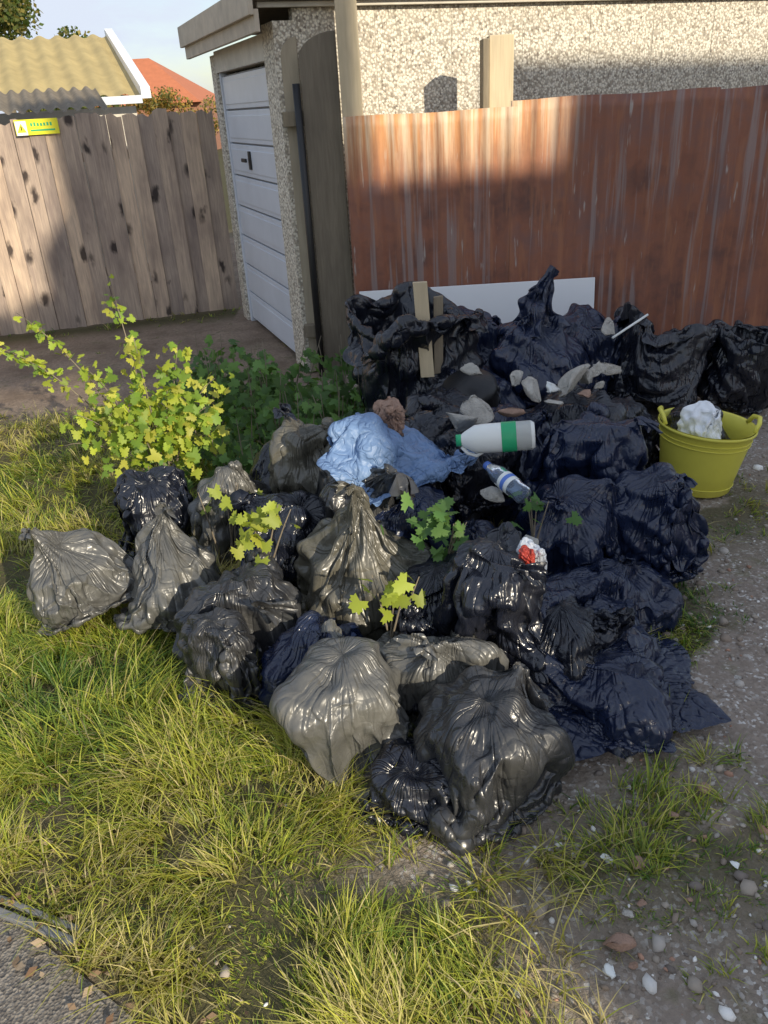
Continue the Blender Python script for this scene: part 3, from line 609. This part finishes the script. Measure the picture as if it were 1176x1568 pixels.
for a0 in (2.9,-.2):
    b.tube([T@Vector((.19*math.cos(a0-.35),.19*math.sin(a0-.35),.30)),T@Vector((.20*math.cos(a0-.25),.2*math.sin(a0-.25),.335)),T@Vector((.205*math.cos(a0),.205*math.sin(a0),.345)),T@Vector((.20*math.cos(a0+.25),.2*math.sin(a0+.25),.335)),T@Vector((.19*math.cos(a0+.35),.19*math.sin(a0+.35),.30))],.010,'tub',8)
b.done('flexible_tub')
place('F1',(1.35,3.15,.31),.20,.4,0,0,1,'board',name='crumpled_paper'); place('F1',(1.38,3.25,.2),.32,0,0,0,1,'black')
b=MB(); T=Matrix.Translation((.50,3.66,.04))@Matrix.Rotation(.35,4,'X')@Matrix.Rotation(-.2,4,'Y'); lathe(b,T,[(0,0),(.11,0),(.12,.02),(.125,.38),(.133,.385),(.133,.41),(.115,.43),(.03,.445),(0,.445)],'plain_black',28); b.done('black_plastic_container')
b=MB(); b.box((.215,3.70,.42),(.065,0,0),(0,.022,0),(-.02,.03,.44),'postwood',(.9,.2,.4)); b.box((.282,3.74,.42),(.045,.02,0),(0,.02,0),(.01,.03,.36),'greywood',(.9,.2,.4)); b.done('timber_offcut',bevel=.002)
b=MB(); b.tube([(1.18,3.9,.5),(1.38,4.0,.58)],.006,'hdpe',8); b.done('plastic_pipe')
for i,(x_,y_,z_,s_,m_) in enumerate([(.42,3.04,.49,.15,'plaster'),(.31,2.86,.51,.10,'plaster'),(.53,2.98,.49,.065,'brickbit'),(.64,3.12,.50,.12,'plaster'),(.72,3.16,.52,.07,'hdpe'),(.80,3.2,.51,.14,'plaster'),(.9,3.3,.51,.10,'plaster'),(.97,3.40,.50,.08,'plaster'),(1.02,3.48,.49,.085,'plaster'),(1.08,3.52,.46,.05,'hdpe'),(.42,3.42,.53,.07,'plaster'),(.86,2.56,.34,.06,'plaster'),(.96,2.60,.29,.09,'plaster'),(1.04,2.66,.26,.07,'plaster'),(1.12,2.7,.22,.05,'plaster'),(1.22,4.1,.52,.08,'plaster'),(.37,2.42,.41,.06,'plaster'),(.44,2.15,.38,.05,'plaster'),(.85,3.1,.50,.045,'brickbit'),(.7,3.05,.49,.05,'plaster'),(.92,3.2,.50,.045,'plaster'),(.6,3.3,.52,.06,'plaster')]):
    chunk('plaster_rubble',(x_,y_,z_),s_,40+i,m_,(random.uniform(-.5,.5),random.uniform(-.5,.5),random.uniform(0,3)),.42,(1.1,.65,1))
place('F1',(.40,1.95,.44),.085,.6,0,0,1,'board',name='food_packet',sub=False); place('F1',(.385,1.925,.46),.05,.6,0,0,1,'red',name='red_packet',sub=False); place('F1',(.03,2.72,.60),.15,.3,0,0,.8,'brickbit',name='brown_packet',sub=False)
# ------------------------------------------------------------ leafy plants
def leaf_template():
    pts=[(0,0)]
    for k in range(21):
        a=-2.5+5.0*k/20; r=.5+.5*abs(math.cos(a*1.25))**.8*(1-.25*abs(a)/2.5); r*=1+.12*(-1)**k; pts.append((math.sin(a)*r*.62,.45+math.cos(a)*r*.62))
    V=np.array([(p[0],p[1],-.5*p[0]**2+.06*abs(p[0])) for p in pts]); V[0]=(0,.3,0.03)
    n=len(V); return V,np.array([(0,i,i+1) for i in range(1,n-1)])
LT=leaf_template()
def plant(name,stems,leaves,cols):
    e=empty(name); b=MB()
    for s_ in stems: b.tube(s_,[.005-.0035*i/(len(s_)-1) for i in range(len(s_))],'greywood',6)
    b.done('stems',e); VV=[];FF=[];CC=[];b0=0; V0,F0=LT
    for p,s_,nrm_ in leaves:
        z=Vector(nrm_).normalized(); a=random.uniform(0,6.28); x_=z.orthogonal().normalized(); y_=z.cross(x_); d=x_*math.cos(a)+y_*math.sin(a); d=(d+Vector((0,0,-.35))).normalized(); x2=d.cross(z).normalized(); z2=x2.cross(d)
        Rm=np.array([x2[:],d[:],z2[:]]); VV.append((V0*s_)@Rm+np.array(p));FF.append(F0+b0);b0+=len(V0)
        c=np.array(random.choice(cols))*random.uniform(.7,1.2); CC.append(np.tile(c,(len(V0),1)))
    npmesh('leaves',np.concatenate(VV),np.concatenate(FF),'leaf',np.concatenate(CC),False,e)
def curve(p,q,sag,n=8):
    p=Vector(p);q=Vector(q); return [p.lerp(q,i/n)+Vector((0,0,sag*4*(i/n)*(1-i/n))) for i in range(n+1)]
def rn(): return (random.gauss(0,.5)+.25,random.gauss(0,.5)-.45,random.uniform(.3,1))
stems=[];lv=[]; basep=(-1.0,3.45,0)
tips=[((-1.13,3.6,1.0),0,30,.042,.4),((-1.72,3.5,.76),.16,46,.036,.3),((-1.52,3.5,.88),.12,30,.036,.3),((-1.25,3.45,.62),.08,28,.052,.7),((-.85,3.45,.70),.05,28,.056,.8),((-.76,3.4,.44),.08,28,.056,1),((-1.35,3.4,.45),.08,24,.052,1),((-1.0,3.35,.78),.0,36,.05,.8),((-1.42,3.4,.3),.1,14,.04,.7),((-.70,3.4,.57),.1,24,.056,.9),((-1.08,3.3,.5),.05,36,.056,1),((-.9,3.35,.55),.05,36,.056,1)]
for tp,sg_,n_,ls,wd in tips:
    c=curve(basep,tp,sg_,12); stems.append(c)
    for i in range(n_*2):
        f=random.uniform(.3,1); k=f*12; i0=min(int(k),11); p=c[i0].lerp(c[i0+1],k-i0)
        sp=.10*(1.3-f)*wd; lv.append((p+Vector((random.gauss(0,sp),random.gauss(0,sp),random.gauss(0,sp*.8))),ls*random.uniform(.5,1.2)*(1.15-.3*f),rn()))
plant('leafy_shrub',stems,lv,[(.30,.40,.045),(.40,.46,.05),(.18,.29,.04),(.48,.48,.08)])
stems=[];lv=[]
for i in range(110):
    x_=random.uniform(-1.15,.0); y_=random.uniform(3.4,4.6) if x_>-.8 else random.uniform(3.3,5.0); hh=random.uniform(.12,.48); c=curve((x_,y_,0),(x_+random.gauss(0,.06),y_+random.gauss(0,.06),hh),0,5); stems.append(c)
    for k in range(13): f=random.uniform(.3,1); p=c[int(f*5)]; lv.append((p+Vector((random.gauss(0,.05),random.gauss(0,.05),random.gauss(0,.02))),random.uniform(.035,.075),rn()))
plant('weed_patch',stems,lv,[(.10,.20,.055),(.14,.26,.07),(.07,.14,.04)])
for (x_,y_,z_,n_,cl) in [(-.41,2.28,.42,30,[(.32,.38,.05),(.4,.42,.06)]),(.17,2.20,.42,34,[(.09,.19,.05),(.13,.24,.06)]),(0,1.95,.36,12,[(.32,.38,.05)]),(.48,2.25,.42,9,[(.09,.19,.05)]),(-.60,2.65,.35,6,[(.3,.36,.05)])]:
    stems=[];lv=[]
    for k in range(4): stems.append(curve((x_+random.gauss(0,.02),y_+.03,z_-.3),(x_+random.gauss(0,.06),y_+random.gauss(0,.04),z_+.03),.02,5))
    for k in range(n_): lv.append((Vector((x_+random.gauss(0,.055),y_+random.gauss(0,.05),z_+random.gauss(0,.035))),random.uniform(.035,.062),rn()))
    plant('bramble_sprig',stems,lv,cl)
# ------------------------------------------------------------ world, sun, camera
W=bpy.data.worlds.new("World"); sc.world=W; W.use_nodes=True; nt=W.node_tree
sky=nd(nt,'ShaderNodeTexSky',sky_type='NISHITA',sun_disc=False); sky.sun_elevation=SE; sky.sun_rotation=math.radians(145)
tc=nd(nt,'ShaderNodeTexCoord'); mp=nd(nt,'ShaderNodeMapping',{0:tc.outputs['Generated'],'Scale':(1,1,3)})
cl=ramp(nt,noi(nt,mp.outputs[0],2.6,6,.6),[(.38,0),(.60,1)])
nt.links.new(mix(nt,cl,sky.outputs[0],(5.0,5.5,6.4)),nt.nodes['Background'].inputs[0]); nt.nodes['Background'].inputs[1].default_value=.15
sun=bpy.data.lights.new("Sun",'SUN'); so=bpy.data.objects.new("Sun",sun); sun.energy=5; sun.angle=.009; sun.color=(1,.89,.70)
so.rotation_euler=(math.pi/2-SE,0,SA); sc.collection.objects.link(so)
cam=bpy.data.cameras.new("Camera"); co=bpy.data.objects.new("Camera",cam); sc.collection.objects.link(co)
cam.sensor_fit='VERTICAL'; cam.sensor_height=36; cam.lens=28.24; cam.clip_end=2000; cam.clip_start=.02
Rr=Matrix.Rotation(math.radians(63),3,'X')@Matrix.Rotation(math.radians(-3.5),3,'Z')
co.matrix_world=Matrix.Translation((0,0,1.6))@Rr.to_4x4(); sc.camera=co
sc.view_settings.view_transform='Standard'; sc.view_settings.look='None'; sc.view_settings.exposure=0
